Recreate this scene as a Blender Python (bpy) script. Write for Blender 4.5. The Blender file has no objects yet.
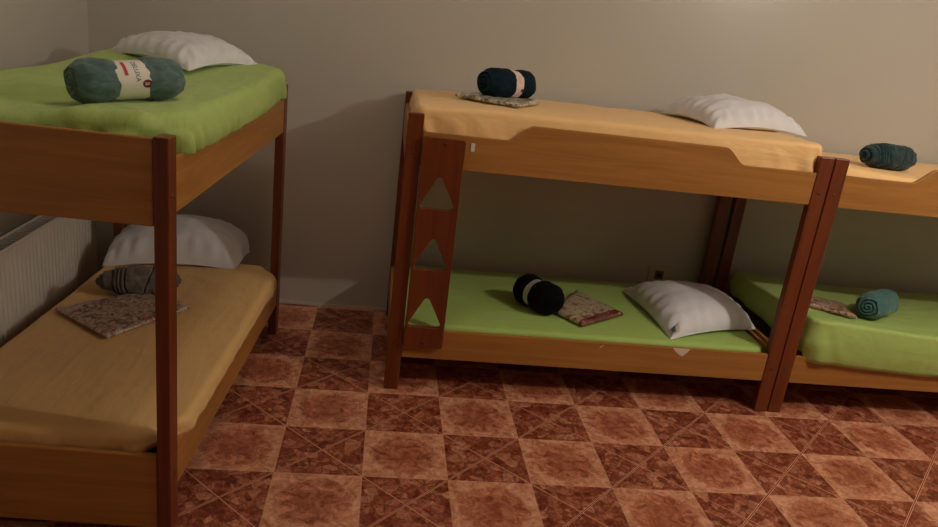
import bpy, bmesh, math, random
from mathutils import Vector, Matrix, noise
C = bpy.context.scene.collection
PI = math.pi
random.seed(4)

# ------------------------------------------------------------------ camera
cam_data = bpy.data.cameras.new('camera')
cam_data.sensor_fit = 'HORIZONTAL'; cam_data.sensor_width = 36.0
cam_data.lens = 740.1254 / 938 * 36.0
cam_data.clip_start = 0.05
cam = bpy.data.objects.new('camera', cam_data); C.objects.link(cam)
RT = Vector((0.9886924, -0.0928184, 0.1177802)); UP = Vector((-0.0824790, 0.3193597, 0.9440374)); FW = Vector((0.1252383, 0.9430769, -0.3080930))
M = Matrix((RT, UP, -FW)).transposed().to_4x4()
M.translation = Vector((0.3013602, -2.9891614, 1.6230214))
cam.matrix_world = M
bpy.context.scene.camera = cam

# ------------------------------------------------------------------ world, lamp light, exposure
w = bpy.data.worlds.new('world'); bpy.context.scene.world = w; w.use_nodes = True
w.node_tree.nodes['Background'].inputs[0].default_value = (0.9, 0.85, 0.8, 1)
w.node_tree.nodes['Background'].inputs[1].default_value = 0.01
LAMP = Vector((3.20, -1.57, 2.55))
ld = bpy.data.lights.new('bulb_light', 'POINT'); ld.energy = 63.0; ld.color = (1.0, 0.90, 0.77); ld.shadow_soft_size = 0.035
lo = bpy.data.objects.new('bulb_light', ld); lo.location = LAMP; C.objects.link(lo)
FILL_LAMP = Vector((0.20, -0.60, 2.80))  # added, unseen fill lamp to brighten the left side of the room
l2 = bpy.data.lights.new('fill_light', 'POINT'); l2.energy = 8.5; l2.color = (1.0, 0.90, 0.77); l2.shadow_soft_size = 0.14
lo2 = bpy.data.objects.new('fill_light', l2); lo2.location = FILL_LAMP; C.objects.link(lo2)
vs = bpy.context.scene.view_settings
vs.view_transform = 'Standard'; vs.look = 'None'; vs.exposure = 0.28; vs.gamma = 1.0; vs.use_curve_mapping = False

# ------------------------------------------------------------------ helpers
def empty(name, loc=(0, 0, 0), rz=0.0):
    o = bpy.data.objects.new(name, None); o.location = loc; o.rotation_euler = (0, 0, rz); o.empty_display_size = .1
    C.objects.link(o); return o
def tag(o, label=None, cat=None, group=None, kind=None):
    if label: o['label'] = label
    if cat: o['category'] = cat
    if group: o['group'] = group
    if kind: o['kind'] = kind
    return o
def obj(name, bm, mat, parent=None, smooth=False, loc=None, rz=None, rot=None):
    bmesh.ops.recalc_face_normals(bm, faces=bm.faces)
    me = bpy.data.meshes.new(name); bm.to_mesh(me); bm.free()
    for m in (mat if isinstance(mat, (list, tuple)) else [mat]): me.materials.append(m)
    if smooth:
        for p in me.polygons: p.use_smooth = True
    o = bpy.data.objects.new(name, me); C.objects.link(o)
    if parent: o.parent = parent
    if loc is not None: o.location = loc
    if rz is not None: o.rotation_euler = (0, 0, rz)
    if rot is not None: o.rotation_euler = rot
    return o
def box(lo_, hi_, bev=0.0, bm=None, seg=2):
    nb = bmesh.new()
    x0, y0, z0 = lo_; x1, y1, z1 = hi_
    v = [nb.verts.new(p) for p in ((x0,y0,z0),(x1,y0,z0),(x1,y1,z0),(x0,y1,z0),(x0,y0,z1),(x1,y0,z1),(x1,y1,z1),(x0,y1,z1))]
    for f in ((0,3,2,1),(4,5,6,7),(0,1,5,4),(1,2,6,5),(2,3,7,6),(3,0,4,7)): nb.faces.new([v[i] for i in f])
    if bev: bmesh.ops.bevel(nb, geom=list(nb.edges), offset=bev, segments=seg, profile=.5, affect='EDGES')
    if bm is None: return nb
    tmp = bpy.data.meshes.new('tmp'); nb.to_mesh(tmp); nb.free(); bm.from_mesh(tmp); bpy.data.meshes.remove(tmp); return bm
def tube(pts, r, n=8, bm=None, closed=False):
    bm = bm or bmesh.new(); rings = []
    N = len(pts)
    for i, p in enumerate(pts):
        p = Vector(p)
        a = Vector(pts[(i-1) % N]) if (closed or i > 0) else p
        b = Vector(pts[(i+1) % N]) if (closed or i < N-1) else p
        t = (b-a).normalized(); s = t.cross(Vector((0,0,1)))
        if s.length < 1e-3: s = Vector((1,0,0))
        s.normalize(); q = t.cross(s)
        rr = r(i/(N-1)) if callable(r) else r
        rings.append([bm.verts.new(p + s*math.cos(2*PI*k/n)*rr + q*math.sin(2*PI*k/n)*rr) for k in range(n)])
    M_ = N if closed else N-1
    for i in range(M_):
        A, B = rings[i], rings[(i+1) % N]
        for k in range(n): bm.faces.new((A[k], A[(k+1) % n], B[(k+1) % n], B[k]))
    if not closed:
        bm.faces.new(rings[0]); bm.faces.new(rings[-1][::-1])
    return bm
def disc(c, axis, r, h, n=20):
    bm = bmesh.new(); c = Vector(c); axis = Vector(axis).normalized()
    return tube([c, c + axis*h*.7, c + axis*h], lambda t: r if t < .9 else r*.8, n, bm)
def fb(x, y, z, o=3):
    return noise.fractal(Vector((x, y, z)), 0.8, 2.0, o)
def curve_solid(name, loops, depth, bevel, mat, parent, mtx):
    """loops: outline then holes, in the curve's local xy; extruded along local z"""
    cu = bpy.data.curves.new(name, 'CURVE'); cu.dimensions = '2D'; cu.fill_mode = 'BOTH'; cu.extrude = depth/2; cu.bevel_depth = bevel; cu.bevel_resolution = 1
    cu.offset = -bevel
    for L in loops:
        sp = cu.splines.new('POLY'); sp.points.add(len(L)-1); sp.use_cyclic_u = True
        for i, (x, y) in enumerate(L): sp.points[i].co = (x, y, 0, 1)
    t = bpy.data.objects.new(name, cu); C.objects.link(t)
    bpy.context.view_layer.update()
    dg = bpy.context.evaluated_depsgraph_get()
    me = bpy.data.meshes.new_from_object(t.evaluated_get(dg))
    bpy.data.objects.remove(t); bpy.data.curves.remove(cu)
    me.transform(mtx); me.materials.clear(); me.materials.append(mat)
    o = bpy.data.objects.new(name, me); C.objects.link(o)
    if parent: o.parent = parent
    return o
def rounded(pts, r, n=6):
    out = []; N = len(pts)
    for i in range(N):
        p = Vector(pts[i]); a = (Vector(pts[i-1])-p).normalized(); b = (Vector(pts[(i+1) % N])-p).normalized()
        ang = a.angle(b); d = r/math.tan(ang/2); c = p + (a+b).normalized()*(r/math.sin(ang/2))
        s = p + a*d; e = p + b*d
        a0 = math.atan2(s.y-c.y, s.x-c.x); a1 = math.atan2(e.y-c.y, e.x-c.x); da = (a1-a0+PI) % (2*PI)-PI
        for k in range(n+1):
            t = a0+da*k/n; out.append((c.x+r*math.cos(t), c.y+r*math.sin(t)))
    return out
def text_mesh(s, size):
    cu = bpy.data.curves.new('t', 'FONT'); cu.body = s; cu.size = size; cu.align_x = 'CENTER'; cu.align_y = 'CENTER'
    t = bpy.data.objects.new('t', cu); C.objects.link(t); bpy.context.view_layer.update()
    me = bpy.data.meshes.new_from_object(t.evaluated_get(bpy.context.evaluated_depsgraph_get()))
    bpy.data.objects.remove(t); bpy.data.curves.remove(cu); return me

# ------------------------------------------------------------------ materials
class NT:
    def __init__(s, name):
        s.m = bpy.data.materials.new(name); s.m.use_nodes = True; s.t = s.m.node_tree; s.b = s.t.nodes['Principled BSDF']
    def n(s, typ, **kw):
        nd = s.t.nodes.new(typ)
        for k, v in kw.items():
            if k.startswith('i_'): nd.inputs[k[2:].replace('_', ' ')].default_value = v
            else: setattr(nd, k, v)
        return nd
    def l(s, a, b): s.t.links.new(a, b)
    def coord(s, scale=(1,1,1), rot=(0,0,0), kind='Object'):
        tc = s.n('ShaderNodeTexCoord'); mp = s.n('ShaderNodeMapping'); mp.inputs['Scale'].default_value = scale; mp.inputs['Rotation'].default_value = rot
        s.l(tc.outputs[kind], mp.inputs['Vector']); return mp.outputs['Vector']
    def noise(s, vec, scale, detail=3, rough=.5, dist=0):
        nd = s.n('ShaderNodeTexNoise'); nd.inputs['Scale'].default_value = scale; nd.inputs['Detail'].default_value = detail
        nd.inputs['Roughness'].default_value = rough; nd.inputs['Distortion'].default_value = dist; s.l(vec, nd.inputs['Vector']); return nd.outputs['Fac']
    def ramp(s, fac, stops):
        r = s.n('ShaderNodeValToRGB'); e = r.color_ramp.elements
        while len(e) < len(stops): e.new(.5)
        for i, (p, c) in enumerate(stops): e[i].position = p; e[i].color = (*c, 1) if len(c) == 3 else c
        s.l(fac, r.inputs['Fac']); return r.outputs['Color']
    def math(s, op, a, b=None, c=None):
        nd = s.n('ShaderNodeMath', operation=op)
        for i, v in enumerate((a, b, c)):
            if v is None: continue
            if isinstance(v, (int, float)): nd.inputs[i].default_value = v
            else: s.l(v, nd.inputs[i])
        return nd.outputs[0]
    def mix(s, fac, a, b, mode='MIX'):
        nd = s.n('ShaderNodeMix', data_type='RGBA', blend_type=mode)
        for sock, v in ((nd.inputs[0], fac), (nd.inputs[6], a), (nd.inputs[7], b)):
            if isinstance(v, (int, float)): sock.default_value = v
            elif isinstance(v, tuple): sock.default_value = (*v, 1)
            else: s.l(v, sock)
        return nd.outputs[2]
    def bump(s, h, strength=.3, dist=.01, prev=None):
        nd = s.n('ShaderNodeBump'); nd.inputs['Strength'].default_value = strength; nd.inputs['Distance'].default_value = dist
        s.l(h, nd.inputs['Height'])
        if prev: s.l(prev, nd.inputs['Normal'])
        return nd.outputs['Normal']
    def base(s, col=None, rough=.5, nrm=None, spec=.5, coat=0, sheen=0):
        b = s.b
        if col is not None:
            if isinstance(col, tuple): b.inputs['Base Color'].default_value = (*col, 1)
            else: s.l(col, b.inputs['Base Color'])
        if isinstance(rough, (int, float)): b.inputs['Roughness'].default_value = rough
        else: s.l(rough, b.inputs['Roughness'])
        if nrm: s.l(nrm, b.inputs['Normal'])
        b.inputs['Specular IOR Level'].default_value = spec; b.inputs['Coat Weight'].default_value = coat; b.inputs['Coat Roughness'].default_value = .15
        b.inputs['Sheen Weight'].default_value = sheen; b.inputs['Sheen Roughness'].default_value = .5
        return s.m

def mat_plain(name, col, rough=.5, spec=.5, bumpy=0, scale=200, sheen=0, metal=0):
    s = NT(name); nrm = None; v = s.coord()
    c = s.mix(s.noise(v, 9, 3), tuple(x*.9 for x in col), tuple(min(1, x*1.08) for x in col))
    if bumpy: nrm = s.bump(s.noise(v, scale, 2), bumpy, .002)
    s.b.inputs['Metallic'].default_value = metal
    return s.base(c, rough, nrm, spec, sheen=sheen)
def mat_wood(name, c1, c2, axis, rough=.42, coat=.05):
    s = NT(name); sc = [26, 26, 26]; sc[axis] = 1.4
    v = s.coord(tuple(sc)); f = s.noise(v, 1.0, 6, .6, .6)
    sc2 = [90, 90, 90]; sc2[axis] = 5
    v2 = s.coord(tuple(sc2)); g = s.noise(v2, 1.2, 3, .6)
    col = s.ramp(f, [(.30, c1), (.5, tuple((a+b)/2 for a, b in zip(c1, c2))), (.72, c2)])
    col = s.mix(s.math('MULTIPLY', g, .35), col, tuple(a*.55 for a in c1))
    return s.base(col, rough, s.bump(g, .08, .002), .5, coat)
def mat_sheet(name, col, rot=0.0, str_=.35):
    s = NT(name); v = s.coord((3, 14, 8), (0, 0, rot)); a = s.noise(v, 1.1, 4, .55, .8)
    v3 = s.coord((1, 1, 1)); d = s.noise(v3, 420, 1)
    b = s.noise(v3, 5, 3, .5, .5)
    c = s.mix(s.noise(v3, 3, 3), tuple(x*.93 for x in col), tuple(min(1, x*1.05) for x in col))
    n1 = s.bump(a, str_, .02); n2 = s.bump(b, .25, .03, n1); n3 = s.bump(d, .12, .001, n2)
    return s.base(c, .62, n3, .35, sheen=.12)
def mat_blanket(name, col, col2, scale=1.0):
    s = NT(name); v = s.coord((12, 30, 30), (.3, .4, .2)); a = s.noise(v, 1.4, 4, .6, 1.0)
    v3 = s.coord(); d = s.noise(v3, 300, 2)
    c = s.ramp(a, [(.3, col), (.7, col2)])
    n1 = s.bump(a, .35*scale, .012); n2 = s.bump(d, .35, .002, n1)
    return s.base(c, .9, n2, .12, sheen=.22 if max(col) > .02 else .02)
def mat_pack(name, bg, blots, scale=26, stripes=False):
    s = NT(name); v = s.coord(); cur = bg
    vo = s.n('ShaderNodeTexNoise')
    for i, (col, th, sc) in enumerate(blots):
        vv = s.coord((1, 1, .6), (0, 0, .7*i+.3)); f = s.noise(vv, sc, 3, .55, 1.6)
        m = s.ramp(f, [(th, (0, 0, 0)), (th+.03, (1, 1, 1))])
        cur = s.mix(m, cur, col)
    if stripes:
        wv = s.n('ShaderNodeTexWave', wave_type='BANDS', bands_direction='Y'); wv.inputs['Scale'].default_value = 9; wv.inputs['Distortion'].default_value = 5
        s.l(v, wv.inputs['Vector']); cur = s.mix(s.ramp(wv.outputs['Fac'], [(.62, (0, 0, 0)), (.7, (1, 1, 1))]), cur, stripes)
    n = s.bump(s.noise(s.coord((1, 1, 1)), 22, 4, .6, 1.2), .5, .006)
    return s.base(cur, .45, n, .5, .4)

def mat_floor():
    s = NT('patterned_red_tiles'); S = .318
    tc = s.n('ShaderNodeTexCoord'); mp = s.n('ShaderNodeMapping'); mp.inputs['Scale'].default_value = (1/S, 1/S, 1/S)
    s.l(tc.outputs['Object'], mp.inputs['Vector']); vec = mp.outputs['Vector']
    sx = s.n('ShaderNodeSeparateXYZ'); s.l(vec, sx.inputs[0]); x, y = sx.outputs[0], sx.outputs[1]
    fx, fy = s.math('FLOOR', x), s.math('FLOOR', y)
    par = s.math('MULTIPLY', s.math('FRACT', s.math('MULTIPLY', s.math('ADD', fx, fy), .5)), 2)      # 1 = pale square
    par = s.math('GREATER_THAN', par, .5)
    u = s.math('ABSOLUTE', s.math('SUBTRACT', s.math('FRACT', x), .5)); v = s.math('ABSOLUTE', s.math('SUBTRACT', s.math('FRACT', y), .5))
    mx = s.math('MAXIMUM', u, v)
    r = s.math('SQRT', s.math('ADD', s.math('MULTIPLY', u, u), s.math('MULTIPLY', v, v)))
    n_big = s.noise(vec, 3.0, 4, .6, .8); n_med = s.noise(vec, 7, 5, .72, 1.1); n_fine = s.noise(vec, 26, 4, .7, .8)
    vor = s.n('ShaderNodeTexVoronoi', feature='F1'); vor.inputs['Scale'].default_value = 8; vor.inputs['Randomness'].default_value = 1
    s.l(vec, vor.inputs['Vector'])
    shard = s.n('ShaderNodeSeparateColor'); s.l(vor.outputs['Color'], shard.inputs[0]); shard = shard.outputs[0]
    vor2 = s.n('ShaderNodeTexVoronoi', feature='DISTANCE_TO_EDGE'); vor2.inputs['Scale'].default_value = 8; s.l(vec, vor2.inputs['Vector'])
    # dark breccia
    dk = s.ramp(n_med, [(.36, (.085, .014, .007)), (.46, (.21, .050, .024)), (.53, (.34, .11, .060)), (.62, (.54, .25, .15))])
    dk2 = s.ramp(shard, [(.15, (.11, .024, .012)), (.45, (.28, .085, .045)), (.70, (.40, .155, .09)), (.9, (.60, .32, .20))])
    dk = s.mix(.45, dk, dk2)
    cellline = s.ramp(vor2.outputs['Distance'], [(.02, (1, 1, 1)), (.07, (0, 0, 0))])
    dk = s.mix(s.math('MULTIPLY', cellline, .45), dk, (.10, .022, .012))
    veins = s.ramp(s.noise(vec, 5, 5, .65, 2.6), [(.46, (0, 0, 0)), (.5, (1, 1, 1)), (.54, (0, 0, 0))])
    dk = s.mix(s.math('MULTIPLY', veins, .55), dk, (.05, .012, .007))
    # pale square with mottled round middle
    pale = s.ramp(n_med, [(.34, (.34, .14, .075)), (.48, (.50, .25, .15)), (.64, (.64, .38, .25))])
    mid = s.ramp(n_med, [(.36, (.17, .038, .018)), (.47, (.35, .105, .052)), (.58, (.54, .235, .135))])
    mid = s.mix(s.math('MULTIPLY', veins, .35), mid, (.10, .025, .014))
    rr = s.math('ADD', r, s.math('MULTIPLY', s.math('SUBTRACT', n_big, .5), .10))
    cf = s.ramp(rr, [(.36, (1, 1, 1)), (.44, (0, 0, 0))])
    mid = s.mix(.25, mid, dk2)
    pl = s.mix(s.math('MULTIPLY', cf, .85), pale, mid)
    inner = s.math('LESS_THAN', s.math('ADD', mx, s.math('MULTIPLY', s.math('SUBTRACT', n_med, .5), .05)), .2)
    pl = s.mix(s.math('MULTIPLY', inner, .35), pl, (.22, .065, .032))
    col = s.mix(par, dk, pl)
    col = s.mix(s.math('MULTIPLY', s.math('SUBTRACT', n_fine, .35), .5), col, (.15, .038, .02))
    # thin line round the pale squares
    edge = s.math('MULTIPLY', s.math('GREATER_THAN', mx, .493), .35)
    col = s.mix(edge, col, (.55, .34, .22))
    # grout: one way wide, the other narrow
    d1 = s.math('MULTIPLY', s.math('ABSOLUTE', s.math('SUBTRACT', s.math('FRACT', s.math('ADD', s.math('MULTIPLY', s.math('SUBTRACT', x, y), .5), .5)), .5)), 1.414)
    d2 = s.math('MULTIPLY', s.math('ABSOLUTE', s.math('SUBTRACT', s.math('FRACT', s.math('MULTIPLY', s.math('ADD', x, y), .5)), .5)), 1.414)
    g1 = s.math('LESS_THAN', d1, .013); g2 = s.math('LESS_THAN', d2, .006)
    g = s.math('MAXIMUM', g1, g2)
    gc = s.mix(g1, (.50, .27, .17), (.58, .32, .20))
    core = s.math('LESS_THAN', d1, .005)
    gc = s.mix(core, gc, (.10, .03, .02))
    col = s.mix(g, col, gc)
    col = s.mix(1.0, col, (1.30, 1.14, 1.08), 'MULTIPLY')
    rough = s.math('ADD', s.math('MULTIPLY', g, .4), s.math('ADD', .33, s.math('MULTIPLY', n_big, .12)))
    nr = s.bump(s.math('SUBTRACT', s.math('MULTIPLY', n_big, .3), g), .25, .003)
    return s.base(col, rough, nr, .4)

def mat_wall(name, col):
    s = NT(name); v = s.coord()
    a = s.noise(v, 1.3, 4, .6); b = s.noise(v, 45, 4, .6)
    c = s.mix(a, tuple(x*.95 for x in col), tuple(x*1.03 for x in col))
    sm = s.ramp(s.noise(s.coord((1, 1, 1)), 2.6, 6, .7, 1.0), [(.66, (0, 0, 0)), (.74, (1, 1, 1))])
    c = s.mix(s.math('MULTIPLY', sm, .08), c, (.45, .38, .30))
    return s.base(c, .30, s.bump(b, .10, .003, s.bump(a, .2, .02)), .6)

WALL = mat_wall('cream_wall_paint', (.565, .535, .47))
CEIL = mat_plain('ceiling_paint', (.84, .82, .78), .9)
TRIM = mat_plain('white_trim', (.62, .58, .52), .5)
FLOOR = mat_floor()
BX = mat_wood('beech_along', (.37, .155, .030), (.54, .255, .060), 0)
BY = mat_wood('beech_across', (.37, .155, .030), (.54, .255, .060), 1)
MZ = mat_wood('mahogany_upright', (.125, .024, .006), (.25, .058, .012), 2, .38, .1)
PLY = mat_plain('bed_base_board', (.40, .24, .12), .7)
GREEN = mat_sheet('lime_green_sheet', (.41, .57, .15))
GREEN2 = mat_sheet('lime_green_sheet_taut', (.40, .58, .14), .1, .45)
PEACH = mat_sheet('peach_sheet', (.98, .62, .27), .0, .55)
TAN = mat_sheet('tan_yellow_sheet', (.76, .48, .19), .0, .3)
WHITE = mat_plain('white_pillow_cotton', (.80, .80, .84), .65, .3, .35, 160, .1)
METAL = mat_plain('screw_metal', (.16, .10, .07), .4, .5, metal=.9)
RADI = mat_plain('radiator_enamel', (.74, .69, .61), .35)
DARK = mat_plain('dark_slot', (.015, .013, .012), .6)
IVORY = mat_plain('ivory_plastic', (.60, .52, .36), .35)
BROWNP = mat_plain('brown_plastic', (.20, .10, .045), .4)
PAPER = mat_plain('paper_band', (.80, .76, .68), .55)
PINKP = mat_plain('pale_pink_paper', (.84, .66, .60), .55)
SILV = mat_plain('silver_band', (.62, .63, .62), .35)
RED = mat_plain('red_print', (.50, .035, .025), .6)
INK = mat_plain('dark_ink', (.05, .045, .045), .6)
MAROON = mat_plain('maroon_print', (.16, .018, .012), .6)
STICK = mat_plain('sticker_paper', (.72, .68, .60), .6)
CHIP = mat_plain('bare_chipped_wood', (.78, .66, .52), .8)
TEALG = mat_blanket('grey_teal_fleece', (.065, .125, .115), (.15, .23, .21))
NAVY = mat_blanket('deep_petrol_fleece', (.003, .011, .018), (.008, .024, .034), .6)
PETR = mat_blanket('dark_petrol_fleece', (.008, .026, .030), (.028, .062, .066))
BLACK = mat_blanket('black_fleece', (.0015, .0015, .002), (.003, .003, .004), .6)
GREYF = mat_blanket('grey_fleece', (.11, .095, .08), (.20, .175, .15))
TEAL = mat_blanket('teal_fleece', (.045, .135, .13), (.085, .205, .195))

# ------------------------------------------------------------------ room
XL, XR, YB, YF, ZC = -1.19, 5.0, .986, -5.6, 2.95
def wallp(name, lo_, hi_, mat):
    return tag(obj(name, box(lo_, hi_), mat), kind='structure')
wallp('floor', (XL-.1, YF-.1, -.1), (XR+.1, YB+.1, 0), FLOOR)
wallp('ceiling', (XL-.1, YF-.1, ZC), (XR+.1, YB+.1, ZC+.1), CEIL)
wallp('wall_back', (XL-.1, YB, 0), (XR+.1, YB+.1, ZC), WALL)
wallp('wall_left', (XL-.1, YF, 0), (XL, YB, ZC), WALL)
wallp('wall_right', (XR, YF, 0), (XR+.1, YB, ZC), WALL)
wallp('wall_front', (XL-.1, YF-.1, 0), (XR+.1, YF, ZC), mat_wall('dark_low_bounce_wall', (.20, .15, .11)))  # unseen wall, coloured dark to cut bounce onto camera-facing sides
wallp('baseboard_back', (XL, YB-.006, 0), (XR, YB, .014), TRIM)

# ------------------------------------------------------------------ bunk beds
def rail_profile(L, pw, zb, zt, zl, scallop):
    """front view of a side rail: (u, z)"""
    a, b = pw, L-pw
    pts = [(a, zb), (b, zb)]
    if not scallop: return pts + [(b, zt), (a, zt)]
    s0, s1, s2, s3 = scallop
    def scurve(x0, z0, x1, z1):
        return [(x0+(x1-x0)*t, z0+(z1-z0)*(t*t*(3-2*t))) for t in [k/12 for k in range(13)]]
    return pts + [(b, zl)] + scurve(s3, zl, s2, zt) + scurve(s1, zt, s0, zl) + [(a, zl)]
def bolt(parent, p, axis):
    obj('bolt', disc(p, axis, .0065, .003, 14), METAL, parent, True)
def bunk(origin, rz, L, W, label, scallop=None, eb=(1.008, 1.245), el=(.045, .30), rl=(.163, .302), ru=(1.035, 1.19), ladder=False, rear_shift=0.0, post_h=1.25, bolts=(1, 1)):
    t = empty('bunk_bed', (origin[0], origin[1], 0), rz)
    tag(t, label, 'bunk bed', 'wooden bunk beds')
    pw, pt, th = .065, .04, .02
    # posts (front pair at w = 0, rear pair at w = W)
    for (u, w_) in ((0, 0), (L-pw, 0), (rear_shift, W-pt), (L-pw, W-pt)):
        p = obj('post', box((u, w_, 0), (u+pw, w_+pt, post_h), .0035), MZ, t)
        y, ax = (w_, (0, -1, 0)) if w_ == 0 else (w_+pt, (0, 1, 0))
        for z in (1.09, .23):
            bolt(p, (u+pw*.5, y+.001*ax[1]*-1, z), ax)
    # rails
    mt = Matrix(((1, 0, 0, 0), (0, 0, -1, 0), (0, 1, 0, 0), (0, 0, 0, 1)))
    for w_, zs in ((.003, 'f'), (W-.003-th, 'r')):
        g = .0015
        sc = scallop
        zl = 1.178
        if zs == 'r': sc = None
        zt = 1.247 if sc else (ru[1] if not scallop else 1.165)
        o = curve_solid('side_rail', [rail_profile(L, pw+g, ru[0], zt, zl, sc)], th-.004, .002, BX, t, Matrix.Translation((0, w_+th/2, 0)) @ mt)
        if zs == 'f': front_upper = o
        o = obj('side_rail', box((pw+g, w_, rl[0]), (L-pw-g, w_+th, rl[1]), .003), BX, t)
        if zs == 'f': front_lower = o
    for u in (.003, L-.003-th):
        du = rear_shift if u < .1 else 0
        obj('end_board', box((u+du*.5, pt+.0015, eb[0]), (u+th+du*.5, W-pt-.0015, eb[1]), .004), BY, t)
        obj('end_board', box((u+du*.5, pt+.0015, el[0]), (u+th+du*.5, W-pt-.0015, el[1]), .004), BY, t)
    for z in (rl[0]+.03, ru[0]+.03):
        obj('bed_base', box((.03, .026, z), (L-.03, W-.026, z+.014)), PLY, t)
    if ladder:
        u0, u1, z0, z1 = ladder
        out = rounded([(u0, z0), (u1, z0), (u1, z1), (u0, z1)], .012)
        holes = []
        for zc in (.930, .661, .391):
            um = (u0+u1)/2-.003
            holes.append(rounded([(um-.082, zc-.066), (um+.078, zc-.066), (um, zc+.088)], .014)[::-1])
        o = curve_solid('ladder_board', [out]+holes, .018, .002, MZ, t, Matrix.Translation((0, -.0105, 0)) @ mt)
        bolt(o, ((u0+u1)/2+.005, -.0215, z1-.022), (0, -1, 0))
        bolt(o, ((u0+u1)/2, -.0215, z0+.03), (0, -1, 0))
    return t, front_upper, front_lower

mid, mid_up, mid_low = bunk((.385, .045), 0, 1.86, .90, 'wooden bunk bed with a triangle-hole ladder board, in the middle by the back wall', scallop=(.415, .525, 1.36, 1.465), ladder=(.07, .243, .225, 1.163), eb=(1.03, 1.19), el=(.12, .30))
right, right_up, right_low = bunk((2.25, .045), 0, 1.86, .90, 'wooden bunk bed at the right, standing end to end with the ladder bunk', scallop=(.385, .50, 1.36, 1.465), rear_shift=.025, eb=(1.03, 1.17), el=(.12, .30))
left, left_up, left_low = bunk((-.250, -1.025), math.radians(87.1), 1.635, .79, 'wooden bunk bed at the left beside the radiator, its end towards the room')
# small marks on rails
obj('sticker', box((.268, -.0012, 1.118), (.284, .0035, 1.152), 0), STICK, mid_up)
chip = bmesh.new()
vv = [chip.verts.new((u, .0024, z)) for u, z in ((1.32, .302), (1.405, .302), (1.395, .285), (1.373, .262), (1.355, .270), (1.335, .285))]
f = chip.faces.new(vv); r_ = bmesh.ops.extrude_face_region(chip, geom=[f]); bmesh.ops.translate(chip, verts=[e for e in r_['geom'] if isinstance(e, bmesh.types.BMVert)], vec=(0, .001, 0))
tag(obj('chipped_patch', chip, CHIP, mid_low), 'pale chipped patch on the lower rail')
chip = bmesh.new()
for u, z, a in ((.98, .285, .010), (.975, .279, .006)):
    vv = [chip.verts.new((u+dx*a, .0024, z+dz*a)) for dx, dz in ((-1, -.6), (.2, -.3), (1, .7), (.1, .2))]
    f = chip.faces.new(vv); r_ = bmesh.ops.extrude_face_region(chip, geom=[f]); bmesh.ops.translate(chip, verts=[e for e in r_['geom'] if isinstance(e, bmesh.types.BMVert)], vec=(0, .001, 0))
obj('scratch', chip, CHIP, mid_low)

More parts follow.
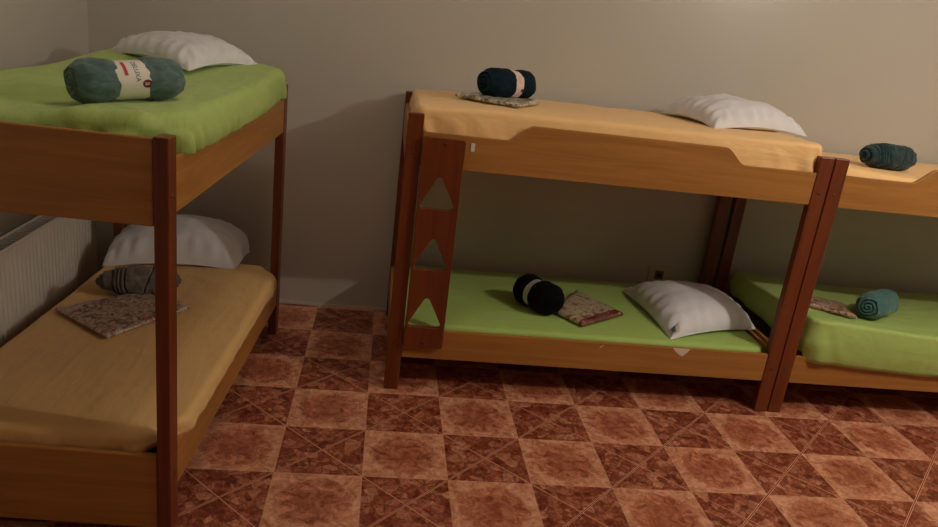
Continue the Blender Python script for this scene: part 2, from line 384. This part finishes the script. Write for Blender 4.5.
# ------------------------------------------------------------------ mattresses under fitted sheets
def mattress(parent_m, u0, u1, w0, w1, top, bottom, mat, label, seed=0, rc=.06, re=.035, hem=0.0, amp=.004, fold=.006, woff=None, NS=360, sidebulge=.006):
    """mesh in the bed's local frame, placed with the bed's transform"""
    L_, W_ = u1-u0, w1-w0
    corners = [(u1-rc, w0+rc, -PI/2), (u1-rc, w1-rc, 0), (u0+rc, w1-rc, PI/2), (u0+rc, w0+rc, PI)]
    per = []; nc = 14
    seg_len = [W_-2*rc, L_-2*rc, W_-2*rc, L_-2*rc]
    for i, (cx, cy, a0) in enumerate(corners):
        for k in range(nc+1):
            a = a0+PI/2*k/nc; per.append((cx+rc*math.cos(a), cy+rc*math.sin(a), math.cos(a), math.sin(a)))
        a = a0+PI/2; nx, ny = math.cos(a), math.sin(a)
        c2 = corners[(i+1) % 4]; p1 = (cx+rc*nx, cy+rc*ny); p2 = (c2[0]+rc*nx, c2[1]+rc*ny)
        n = int(seg_len[i]/.014)
        for k in range(1, n): per.append((p1[0]+(p2[0]-p1[0])*k/n, p1[1]+(p2[1]-p1[1])*k/n, nx, ny))
    bm = bmesh.new(); rings = []
    half = W_/2; cmid = (w0+w1)/2
    def vert(pu, pw_, nx, ny, kind, t):
        wo = woff(pu)*smooth(0, .25, cmid-pw_) if woff else 0
        T = top(pu, pw_)
        B = bottom(pu, pw_) + hem*fb(pu*3.2+seed, pw_*5, 3.3, 2)
        if kind == 'side':
            z = B+(T-re-B)*t
            cornerness = math.exp(-(min(abs(pu-u0), abs(pu-u1))/.16)**2)*math.exp(-(min(abs(pw_-w0), abs(pw_-w1))/.16)**2)
            s_ = pu*1.0+pw_*1.0
            f_ = fold*(.3+3.2*cornerness)*math.sin(s_*52+z*38+4*fb(pu*6, pw_*6, z*3+seed, 2))*(1-t*.7)
            d = sidebulge*math.sin(PI*t)+f_+amp*fb(pu*4+seed, pw_*4, z*7, 3)
            return Vector((pu+nx*d, pw_+ny*(d)+wo, z))
        if kind == 'arc':
            a = t*PI/2
            inx = re*(1-math.cos(a)); z = T-re+re*math.sin(a)
            d = amp*fb(pu*4+seed, pw_*4, z*7, 3)
            zz = amp*.8*t*fb(pu*6+seed, pw_*14, 1.7, 3)
            return Vector((pu-nx*(inx)+nx*d, pw_-ny*(inx)+ny*d+wo, z+zz))
        # top: shrink to the medial line
        mu = min(max(pu, u0+half), u1-half)
        pu2, pw2 = pu-nx*re, pw_-ny*re
        x = pu2+(mu-pu2)*t; y = pw2+(cmid-pw2)*t
        z = top(x, y)+amp*.8*fb(x*6+seed, y*14, 1.7, 3)
        return Vector((x, y+wo*(1-t), z))
    sched = [('side', k/9) for k in range(9)]+[('arc', k/6) for k in range(7)]+[('top', (k/26)) for k in range(1, 26)]
    for kind, t in sched: rings.append([bm.verts.new(vert(*p, kind, t)) for p in per])
    N = len(per)
    for A, B in zip(rings, rings[1:]):
        for k in range(N): bm.faces.new((A[k], A[(k+1) % N], B[(k+1) % N], B[k]))
    med = {}; lastv = []
    for pu, pw_, nx, ny in per:
        mu = min(max(pu, u0+half), u1-half); key = round(mu, 3)
        if key not in med: med[key] = bm.verts.new(Vector((mu, cmid, top(mu, cmid)+amp*.8*fb(mu*6+seed, cmid*14, 1.7, 3))))
        lastv.append(med[key])
    A = rings[-1]
    for k in range(N):
        a, b = lastv[k], lastv[(k+1) % N]
        bm.faces.new((A[k], A[(k+1) % N], b, a) if a is not b else (A[k], A[(k+1) % N], a))
    # underside
    zb = min(v.co.z for v in rings[0])
    inner = [bm.verts.new(Vector((min(max(v.co.x, u0+.05), u1-.05), min(max(v.co.y, w0+.06), w1-.05), v.co.z))) for v in rings[0]]
    for k in range(N): bm.faces.new((rings[0][k], inner[k], inner[(k+1) % N], rings[0][(k+1) % N]))
    bm.faces.new(inner)
    o = obj('mattress', bm, mat, None, True)
    o.location = parent_m.location; o.rotation_euler = parent_m.rotation_euler
    tag(o, label, 'mattress', 'mattresses under fitted sheets')
    return o
def smooth(a, b, x):
    t = min(1, max(0, (x-a)/(b-a))); return t*t*(3-2*t)

mattress(mid, .031, 1.826, .033, .872, lambda u, w_: 1.294-.012*w_-.012*math.exp(-((u-.02)/.2)**2)+.006*u-.006, lambda u, w_: 1.082, PEACH,
         'mattress in a peach sheet on top of the ladder bunk', 1, amp=.004, fold=.004, re=.024, rc=.04)
mattress(mid, .035, 1.80, .028, .872, lambda u, w_: .320-.004*w_, lambda u, w_: .210, GREEN2,
         'flat mattress in a green sheet, lower berth of the ladder bunk', 2, re=.025, amp=.002, fold=.003)
mattress(right, .03, 1.80, .026, .872, lambda u, w_: 1.212-.02*w_-.02*smooth(0, .5, u), lambda u, w_: 1.082, PEACH,
         'low mattress in a peach sheet, upper berth of the right-hand bunk', 3, amp=.004)
def off_right(u): return .028*(1-smooth(.05, .16, u))*0
mattress(right, .10, 1.78, -.018, .86, lambda u, w_: .498-.06*w_-.04*smooth(.1, .8, u), lambda u, w_: (.285-.03*smooth(.15, .6, u)) if w_ < .02 else .32, GREEN,
         'thick mattress in a bright green sheet bulging over its rail, lower right berth', 4, re=.020, hem=.012, amp=.005, fold=.002, sidebulge=.012)
def off_left(u): return .062*(1-smooth(.075, .17, u))+.062*smooth(1.47, 1.56, u)
def top_lu(u, w_):
    z = 1.298+.035*smooth(.9, 1.5, u)
    z -= .030*math.exp(-((w_-.42)/.2)**2)*math.exp(-((u-.25)/.45)**2)
    z -= .020*smooth(.22, .0, u)*smooth(.2, .55, w_)
    return z
mattress(left, .040, 1.607, -.014, .77, top_lu, lambda u, w_: (1.178+.02*smooth(.9, 1.5, u)) if w_ < .03 else 1.20, GREEN,
         'mattress in a rumpled green sheet on top of the left bunk', 5, rc=.07, re=.045, hem=.018, amp=.007, fold=.008, woff=off_left)
mattress(left, .03, 1.605, -.010, .77, lambda u, w_: .350+.012*smooth(.9, 1.5, u), lambda u, w_: .292 if w_ < .03 else .262, TAN,
         'mattress in a tan sheet, lower berth of the left bunk', 6, rc=.06, re=.030, hem=.016, amp=.003, fold=.003, woff=off_left, sidebulge=.002)

# ------------------------------------------------------------------ pillows
def pillow(corners, z0, H, label, seed, lift=(0, 0, 0, 0), wr=1.0, care=False, N=56, pinch=.045, belly=.32, rnd=0.0):
    """corners: four world xy in order (-,-),(+,-),(+,+),(-,+)"""
    c = [Vector((*q, 0)) for q in corners]; ctr = sum(c, Vector())/4
    bm = bmesh.new()
    def P(u, v, side):
        pu = u*(1-pinch*(1-v*v)*(u*u)); pv = v*(1-pinch*1.2*(1-u*u)*(v*v))
        k_ = 1-rnd*(u*v)**4*(1 if v > 0 else .2); pu *= k_; pv *= k_
        a, b = (pu+1)/2, (pv+1)/2
        q = c[0]*(1-a)*(1-b)+c[1]*a*(1-b)+c[2]*a*b+c[3]*(1-a)*b
        lf = lift[0]*(1-a)*(1-b)+lift[1]*a*(1-b)+lift[2]*a*b+lift[3]*(1-a)*b
        g = max(0, (1-abs(u)**2.3))*max(0, (1-abs(v)**2.3)); h = g**.45
        e = belly*H*(max(0, 1-(u*u*v*v))**1.2)*(1-.25*(u*u+v*v)*.5)
        # edge puckers running inward from the seams
        ed = max(abs(u), abs(v)); dec = math.exp(-((1-ed)/.22)**2)*(1 if ed < .999 else .3)
        s_ = (v if abs(u) > abs(v) else u)
        puck = math.sin(s_*24+2.5*fb(s_*3+seed, seed, 0, 2))*.0095*dec*wr
        broad = .010*wr*fb(u*1.6+seed, v*2.2, seed, 3)+.006*wr*abs(fb(u*3.2+seed*2, v*1.3, 7, 2))
        if side > 0: z = e+(H-e)*h+(puck+broad)*min(1, h*3)
        else: z = max(0.001, e*(1-h*1.15))
        return q-ctr+Vector((0, 0, z+lf*(.3+.7*max(abs(u), abs(v))) if side > 0 else z+lf*max(abs(u), abs(v))))
    us = [math.sin(PI/2*(-1+2*i/N)) for i in range(N+1)]
    top = [[bm.verts.new(P(u, v, 1)) for u in us] for v in us]
    bot = [[(top[j][i] if i in (0, N) or j in (0, N) else bm.verts.new(P(u, v, -1))) for i, u in enumerate(us)] for j, v in enumerate(us)]
    for j in range(N):
        for i in range(N):
            bm.faces.new((top[j][i], top[j][i+1], top[j+1][i+1], top[j+1][i]))
            bm.faces.new((bot[j][i], bot[j+1][i], bot[j+1][i+1], bot[j][i+1]))
    rim = [top[0][i].co.copy() for i in range(N)]+[top[j][N].co.copy() for j in range(N)]+[top[N][i].co.copy() for i in range(N, 0, -1)]+[top[j][0].co.copy() for j in range(N, 0, -1)]
    o = obj('pillow', bm, WHITE, None, True, loc=(ctr.x, ctr.y, z0))
    tag(o, label, 'pillow', 'white pillows')
    rim2 = [rim[i] for i in range(len(rim)) if i == 0 or (rim[i]-rim[i-1]).length > 1e-4]
    obj('seam', tube(rim2, .0028, 6, closed=True), WHITE, o, True)
    if care:
        def quad(u0_, u1_, v0_, v1_, off):
            b2 = bmesh.new()
            q4 = [P(u_, v_, 1)+Vector((-.0005, -.0015, off)) for u_, v_ in ((u0_, v0_), (u1_, v0_), (u1_, v1_), (u0_, v1_))]
            f2 = b2.faces.new([b2.verts.new(p) for p in q4]); bmesh.ops.solidify(b2, geom=[f2], thickness=.0008); return b2
        ct = obj('care_label', quad(-.985, -.80, -.985, -.86, .006), PAPER, o)
        b_ = quad(-.965, -.89, -.965, -.88, .008)
        obj('print', b_, mat_plain('grey_print', (.16, .15, .19), .6), ct)
    return o
pillow([(1.712, .105), (2.228, .300), (2.17, .70), (1.665, .735)], .322, .145, 'white pillow with a care label, on the lower green bed of the ladder bunk', 3, lift=(0, .006, 0, 0), care=True, wr=.7, belly=.12, pinch=.022)
pillow([(1.80, .33), (2.335, .47), (2.17, .86), (1.72, .84)], 1.290, .135, 'white pillow on the peach sheet of the upper berth', 8, wr=1.1, belly=.2)
pillow([(-.475, .05), (-.275, .50), (-.66, .72), (-.90, .42)], 1.318, .115, 'shiny white pillow on the green sheet at the back of the left upper berth', 13, wr=1.1, belly=.25)
pillow([(-.955, .385), (-.36, .485), (-.33, .80), (-.93, .84)], .358, .200, 'plump white pillow on the tan sheet of the left lower berth', 21, wr=1.3, belly=.14, pinch=.02, rnd=.16)

# ------------------------------------------------------------------ rolled blankets
def roll(p0, p1, zs, r, mat, label, name='rolled_blanket', waist=0.0, wpos=.5, wwid=.12, cone=(.15, .15), turns=3.2, seed=0, wr=1.0, diag=0.0, squash=.92, end_r=1.0, groove=.010, tele=0.0):
    """axis from p0 to p1 (world xy); zs = height of the surface at each end"""
    A = Vector((*p0, zs[0]+r*squash)); B = Vector((*p1, zs[1]+r*squash)); L_ = (B-A).length
    X = (B-A).normalized(); Yv = Vector((0, 0, 1)).cross(X).normalized(); Zv = X.cross(Yv)
    mt = Matrix((X, Yv, Zv)).transposed().to_4x4(); mt.translation = (A+B)/2
    bm = bmesh.new(); NT_, NL = 72, (110 if tele else 44)
    def Rr(t):
        e = min(t, 1-t)
        k = 1-(1-end_r)*math.exp(-e*9)
        k *= 1-.16*math.exp(-(e/.05)**2)
        k -= waist*math.exp(-((t-wpos)/wwid)**4)
        return k
    def disp(t, th):
        s_ = math.cos(th*1+diag*t*6+seed)
        w1 = fb(t*5+seed, math.cos(th)*1.5+diag*t*5, math.sin(th)*1.5, 3)*.05
        w2 = math.sin(th*4+diag*t*22+2*fb(t*3, math.cos(th), math.sin(th)+seed, 2))*.028
        flap = .05*(1 if ((th-.9) % (2*PI)) < PI*.9 else 0)*0
        step = .045*((th/(2*PI)+.62) % 1.0)
        if tele:
            tt = t+.035*math.sin(th)+.02*math.cos(2*th)
            for c_ in (.05, .115, .18, .26): step -= tele*math.exp(-((tt-c_)/.013)**2)
            step -= tele*.8*math.exp(-((tt-.62-.12*math.sin(th))/.014)**2)
        return (w1+w2*.8)*wr+step
    rings = []
    for i in range(NL+1):
        t = i/NL; rad = r*Rr(t)
        band = math.exp(-((t-wpos)/(wwid*1.0))**4) if waist else 0
        rg = []
        for k in range(NT_):
            th = 2*PI*k/NT_
            rr_ = rad*(1+disp(t, th)*(1-band*.95))
            rg.append(bm.verts.new(((t-.5)*L_, rr_*math.cos(th), rr_*math.sin(th)*squash)))
        rings.append(rg)
    for a, b in zip(rings, rings[1:]):
        for k in range(NT_): bm.faces.new((a[k], a[(k+1) % NT_], b[(k+1) % NT_], b[k]))
    for end in (0, 1):
        sgn = -1 if end == 0 else 1; prev = rings[0 if end == 0 else -1]; base_ = [v.co.copy() for v in prev]; NR = 64
        for j in range(1, NR):
            f_ = 1-j/NR; rg = []
            for k in range(NT_):
                th = 2*PI*k/NT_; q = base_[k]
                ph = (f_*turns+th/(2*PI)*(1 if end else -1)+.08*fb(math.cos(th)*2, math.sin(th)*2, f_*3+seed, 2)) % 1.0
                g = abs(ph-.5)*2
                d = sgn*(cone[end]*r*2*(1-f_**1.6)+groove*(1-g**3)*min(1, (1-f_)*8))
                rg.append(bm.verts.new((q.x+d, q.y*f_, q.z*f_)))
            for k in range(NT_): bm.faces.new((prev[k], prev[(k+1) % NT_], rg[(k+1) % NT_], rg[k]))
            prev = rg
        bm.faces.new(prev)
    o = obj(name, bm, mat, None, True); o.matrix_world = mt
    tag(o, label, 'rolled blanket', 'rolled blankets on the beds')
    return o, L_, mt
def band(o, L_, r, wpos, width, mat, squash=.92, a0=0.0, a1=2*PI, label=None):
    bm = bmesh.new(); n = 48; x0 = (wpos-.5)*L_-width/2; rings = []
    for i in range(7):
        x = x0+width*i/6
        rings.append([bm.verts.new((x, r*math.cos(a0+(a1-a0)*k/n), r*squash*math.sin(a0+(a1-a0)*k/n))) for k in range(n+1)])
    for a, b in zip(rings, rings[1:]):
        for k in range(n): bm.faces.new((a[k], a[k+1], b[k+1], b[k]))
    bmesh.ops.remove_doubles(bm, verts=bm.verts, dist=1e-5)
    bb = obj('paper_band', bm, mat, o, True)
    if label: bb['label'] = label
    return bb
def wrap(me, r, squash, x0, ang0, mat, name, parent, along=True):
    """wrap a flat mesh round the roll; along=True: mesh x runs round the roll, downwards on the camera side"""
    for v in me.vertices:
        x, y = v.co.x, v.co.y
        th = ang0+(x if along else -y)/r; ax = x0+(y if along else x)
        v.co = (ax, r*math.cos(th), r*squash*math.sin(th))
    me.materials.clear(); me.materials.append(mat)
    o = bpy.data.objects.new(name, me); C.objects.link(o); o.parent = parent; return o
def patch(w_, h_, round_=False, n=24, holes=False):
    bm = bmesh.new()
    if round_:
        c = bm.verts.new((0, 0, 0)); vs_ = [bm.verts.new((w_/2*math.cos(2*PI*k/n), h_/2*math.sin(2*PI*k/n), 0)) for k in range(n)]
        for k in range(n): bm.faces.new((c, vs_[k], vs_[(k+1) % n]))
    else:
        g = [[bm.verts.new((w_*(i/10-.5), h_*(j/2-.5), 0)) for i in range(11)] for j in range(3)]
        for j in range(2):
            for i in range(10): bm.faces.new((g[j][i], g[j][i+1], g[j+1][i+1], g[j+1][i]))
    me = bpy.data.meshes.new('p'); bm.to_mesh(me); bm.free(); return me
# angles: local -Y side faces the camera (th = -90 deg is... cos<0); th=PI is the camera side, PI/2 the top
# grey-teal roll on the left upper berth
o, L_, mt = roll((-.565, -.800), (-.345, -.610), (1.277, 1.296), .066, TEALG, 'grey-teal fleece roll with a white paper band, on the left upper berth', waist=.15, wpos=.50, wwid=.17, seed=2, wr=1.7, diag=.9, end_r=.96, cone=(.05, .12), groove=.006)
rb = .066*.91
bnd = band(o, L_, rb, .50, .096, PAPER)
wrap(patch(.052, .010), rb+.0006, .92, -.020, PI*.74, RED, 'red_patch', bnd)
wrap(text_mesh('DELUXA', .019), rb+.0006, .92, .010, PI*.79, INK, 'lettering', bnd)
wrap(patch(.026, .030, True), rb+.0006, .92, .036, PI*1.02, MAROON, 'round_logo', bnd)
lg = bnd.children[-1] if bnd.children else bnd
wrap(text_mesh('a', .026), rb+.0012, .92, .036, PI*1.02, PINKP, 'logo_letter', bnd)
# petrol roll on the ladder bunk, upper
o, L_, mt = roll((.735, .455), (.950, .580), (1.303, 1.303), .073, NAVY, 'dark petrol-blue fleece roll with a pale pink band, on the upper peach sheet', waist=.10, wpos=.60, wwid=.13, seed=5, wr=1.0, end_r=.97, cone=(.18, .06), turns=3)
rb = .073*.92
bnd = band(o, L_, rb, .60, .064, PINKP)
wrap(patch(.018, .018, True), rb+.0006, .92, .040, PI*1.10, MAROON, 'round_logo', bnd)
wrap(text_mesh('DELUXA', .010), rb+.0006, .92, .022, PI*.85, RED, 'lettering', bnd)
# dark petrol roll on right upper berth
roll((2.60, .33), (2.82, .385), (1.19, 1.18), .066, PETR, 'dark petrol fleece roll with a spiral end, alone on the right upper berth', seed=9, wr=1.4, end_r=.92, cone=(.26, .12), turns=2.6, groove=.022, tele=.09)
# black roll with silver band
o, L_, mt = roll((1.050, .455), (1.165, .285), (.320, .320), .083, BLACK, 'black fleece roll with a silver band, on the lower green bed', waist=.13, wpos=.42, wwid=.12, seed=12, wr=.7, end_r=1.0, cone=(.18, .26), turns=2.5)
rb = .083*.89
bnd = band(o, L_, rb, .42, .055, SILV)
for i_, (w1, dx) in enumerate(((.0035, -.012), (.0022, -.004), (.0035, .006))):
    wrap(patch(.11, w1), rb+.0006, .92, L_*(.42-.5)+dx, PI*.5, INK, 'printed_bar', bnd)
# grey roll on the left lower berth
roll((-.790, .075), (-.575, .125), (.352, .354), .070, GREYF, 'brown-grey fleece roll with dark spiral folds, on the tan sheet of the left bunk', seed=15, wr=1.5, diag=.5, end_r=.86, cone=(.30, .2), turns=3.2, groove=.024, squash=.88, tele=.16)
# teal roll on the right lower berth
roll((2.700, .165), (2.930, .36), (.478, .452), .069, TEAL, 'teal fleece roll, spiral end showing, on the right lower berth', seed=18, wr=1.3, end_r=.97, cone=(.10, .1), turns=3.4, groove=.022)

# ------------------------------------------------------------------ folded patterned sheets in plastic
FILM = NT('clear_plastic_film')
_tr = FILM.n('ShaderNodeBsdfTransparent'); _gl = FILM.n('ShaderNodeBsdfGlossy'); _gl.inputs['Roughness'].default_value = .12; _mx = FILM.n('ShaderNodeMixShader'); _mx.inputs[0].default_value = .07
FILM.l(_tr.outputs[0], _mx.inputs[1]); FILM.l(_gl.outputs[0], _mx.inputs[2]); FILM.l(_mx.outputs[0], FILM.t.nodes['Material Output'].inputs['Surface'])
_b = FILM.bump(FILM.noise(FILM.coord(), 45, 4, .6, 1.5), .9, .006); FILM.l(_b, _gl.inputs['Normal'])
FILM = FILM.m
def pack(corners, z, th, mat, label, seed, cat='folded sheet', edge=None):
    c = [Vector((*q[:2], q[2] if len(q) > 2 else z)) for q in corners]; ctr = sum(c, Vector())/4
    def shell(grow, th_, N=34, layers=4):
        bm = bmesh.new(); rows = []
        cc = [q+(q-ctr).normalized()*grow for q in c]
        def q(a, b): return cc[0]*(1-a)*(1-b)+cc[1]*a*(1-b)+cc[2]*a*b+cc[3]*(1-a)*b-ctr
        us = [.5-.5*math.cos(PI*i/N) for i in range(N+1)]
        def P(a, b, s):
            e = min(a, 1-a, b, 1-b); k = min(1, e/.10); k = math.sqrt(max(0, 1-(1-k)**2))
            zz = th_*(.5+.5*k) if s else th_*.5*(1-k)
            if s: zz += .0035*fb(a*5+seed, b*5, seed, 3)*k
            p = q(a, b); p.z += zz+grow*.3
            return p
        T = [[bm.verts.new(P(a, b, 1)) for a in us] for b in us]
        B_ = [[(T[j][i] if i in (0, N) or j in (0, N) else bm.verts.new(P(a, b, 0))) for i, a in enumerate(us)] for j, b in enumerate(us)]
        for j in range(N):
            for i in range(N):
                bm.faces.new((T[j][i], T[j][i+1], T[j+1][i+1], T[j+1][i])); bm.faces.new((B_[j][i], B_[j+1][i], B_[j+1][i+1], B_[j][i+1]))
        return bm
    bm = shell(0, th)
    if edge:
        bm.faces.ensure_lookup_table()
        for i_, f_ in enumerate(bm.faces):
            if (i_//2) % 34 >= 26: f_.material_index = 1
    o = obj('folded_sheet', bm, [mat, edge] if edge else mat, None, True, loc=ctr)
    tag(o, label, cat, 'folded patterned sheets in plastic')
    obj('plastic_wrap', shell(.006, th+.003), FILM, o, True)
    return o
P_LL = mat_pack('floral_beige_cloth', (.50, .38, .29), [((.30, .07, .055), .54, 24), ((.06, .09, .055), .57, 21), ((.66, .55, .45), .56, 34), ((.38, .16, .12), .57, 38)])
P_MU = mat_pack('grey_green_pattern_cloth', (.48, .43, .30), [((.12, .12, .07), .52, 26), ((.80, .76, .64), .55, 30)])
P_ML = mat_pack('beige_brown_pattern_cloth', (.52, .42, .29), [((.22, .08, .03), .56, 19), ((.28, .035, .030), .60, 15), ((.68, .58, .44), .58, 34)])
P_RED = mat_pack('dark_red_pattern_cloth', (.20, .035, .030), [((.50, .36, .26), .60, 30), ((.08, .015, .012), .56, 22)])
P_RL = mat_pack('pinkish_brown_pattern_cloth', (.45, .27, .19), [((.20, .05, .035), .52, 24), ((.66, .50, .40), .56, 34)])
pack([(-.930, -.150), (-.655, -.375), (-.440, -.030), (-.660, .115)], .354, .022, P_LL, 'floral folded sheet in clear plastic, on the tan sheet of the left bunk', 1)
pack([(.600, .470), (.865, .262), (1.005, .520), (.76, .68)], 1.287, .026, P_MU, 'grey-green patterned folded sheet under the dark roll, on the upper peach berth', 4)
pack([(1.185, .315), (1.290, .160), (1.545, .340), (1.370, .630)], .319, .034, P_ML, 'beige and red folded sheet in plastic beside the black roll', 7, edge=P_RED)
pack([(2.42, .26, .483), (2.615, .115, .485), (2.70, .36, .463), (2.50, .46, .465)], .48, .026, P_RL, 'pinkish brown folded sheet in plastic beside the teal roll', 9)

# ------------------------------------------------------------------ radiator on the left wall
rad = tag(empty('radiator', (XL, -.25, 0)), 'white ribbed panel radiator on the left wall behind the lower berth', 'radiator')
y0, y1, z0, z1, xf = -1.15, .95, .13, .610, .105
bm = bmesh.new(); prof = []
n = int((y1-y0)/.0333)
for i in range(n):
    for f_, d in ((0, 0), (.18, .007), (.62, .007), (.8, 0)):
        prof.append((y0+(i+f_)*(y1-y0)/n, xf-.008+d))
prof.append((y1, xf-.008))
lo2 = [bm.verts.new((x, y, z0)) for y, x in prof]; hi2 = [bm.verts.new((x, y, z1-.012)) for y, x in prof]
for i in range(len(prof)-1): bm.faces.new((lo2[i], lo2[i+1], hi2[i+1], hi2[i]))
bk = [bm.verts.new(p) for p in ((xf-.022, y0, z0), (xf-.022, y1, z0), (xf-.022, y1, z1-.012), (xf-.022, y0, z1-.012))]
bm.faces.new(bk); bm.faces.new([bk[0], lo2[0], hi2[0], bk[3]]); bm.faces.new([bk[1], bk[2], hi2[-1], lo2[-1]]); bm.faces.new([bk[3]]+hi2+[bk[2]]); bm.faces.new([bk[0], bk[1]]+lo2[::-1])
obj('panel', bm, RADI, rad)
bm = box((xf-.006, y0, z1-.014), (xf+.003, y1, z1), .003); box((.025, y0, z1-.014), (.033, y1, z1), .002, bm)
for i in range(76):
    y = y0+.01+i*(y1-y0-.02)/75; box((.031, y-.005, z1-.010), (xf-.004, y+.005, z1-.006), 0, bm)
obj('top_grille', bm, RADI, rad)
obj('rear_panel', box((.028, y0, z0), (.038, y1, z1-.014), .003), RADI, rad)
for y in (y0, y1-.004):
    obj('side_cover', box((.028, y-.001, z0), (xf, y+.005, z1-.004), .002), RADI, rad)
obj('pipe', tube([(.06, y0-.01, z0+.04), (.06, y0-.06, z0+.04), (.06, y0-.07, z0), (.06, y0-.07, .0)], .009, 10), RADI, rad, True)
for y in (-.7, .7): obj('wall_bracket', box((.001, y-.015, z0+.05), (.03, y+.015, z1-.05), .002), RADI, rad)

# ------------------------------------------------------------------ wall socket
so = tag(empty('wall_socket', (1.95, YB, .355)), 'ivory wall socket low on the back wall above the pillow', 'socket')
obj('face_plate', box((-.065, -.010, -.050), (.065, 0, .050), .004), IVORY, so)
ins = obj('socket_insert', box((-.026, -.014, -.026), (.026, -.009, .026), .003), BROWNP, so)
obj('socket_hole', box((-.014, -.0155, -.012), (.014, -.0135, .010), .0), DARK, ins)

# ------------------------------------------------------------------ ceiling lamp holding the bulb
lamp = tag(empty('ceiling_lamp', (LAMP.x, LAMP.y, ZC)), 'bare hanging bulb holder on a short cord from the ceiling', 'lamp')
obj('ceiling_rose', disc((0, 0, 0), (0, 0, -1), .05, .03, 28), IVORY, lamp, True)
obj('cord', tube([(0, 0, -.02), (0, 0, -.12)], .003, 8), DARK, lamp, True)
obj('bulb_holder', tube([(0, 0, -.115), (0, 0, -.125), (0, 0, -.17)], lambda t: .012 if t < .2 else .018, 16), IVORY, lamp, True)

flush = tag(empty('ceiling_lamp', (FILL_LAMP.x, FILL_LAMP.y, ZC)), 'added unseen fill lamp on a white ceiling plate, above the gap between the left and middle bunks', 'lamp')  # made-up fixture for the added fill light
obj('fill_lamp_plate', disc((0, 0, 0), (0, 0, -1), .13, .03, 36), IVORY, flush, True)
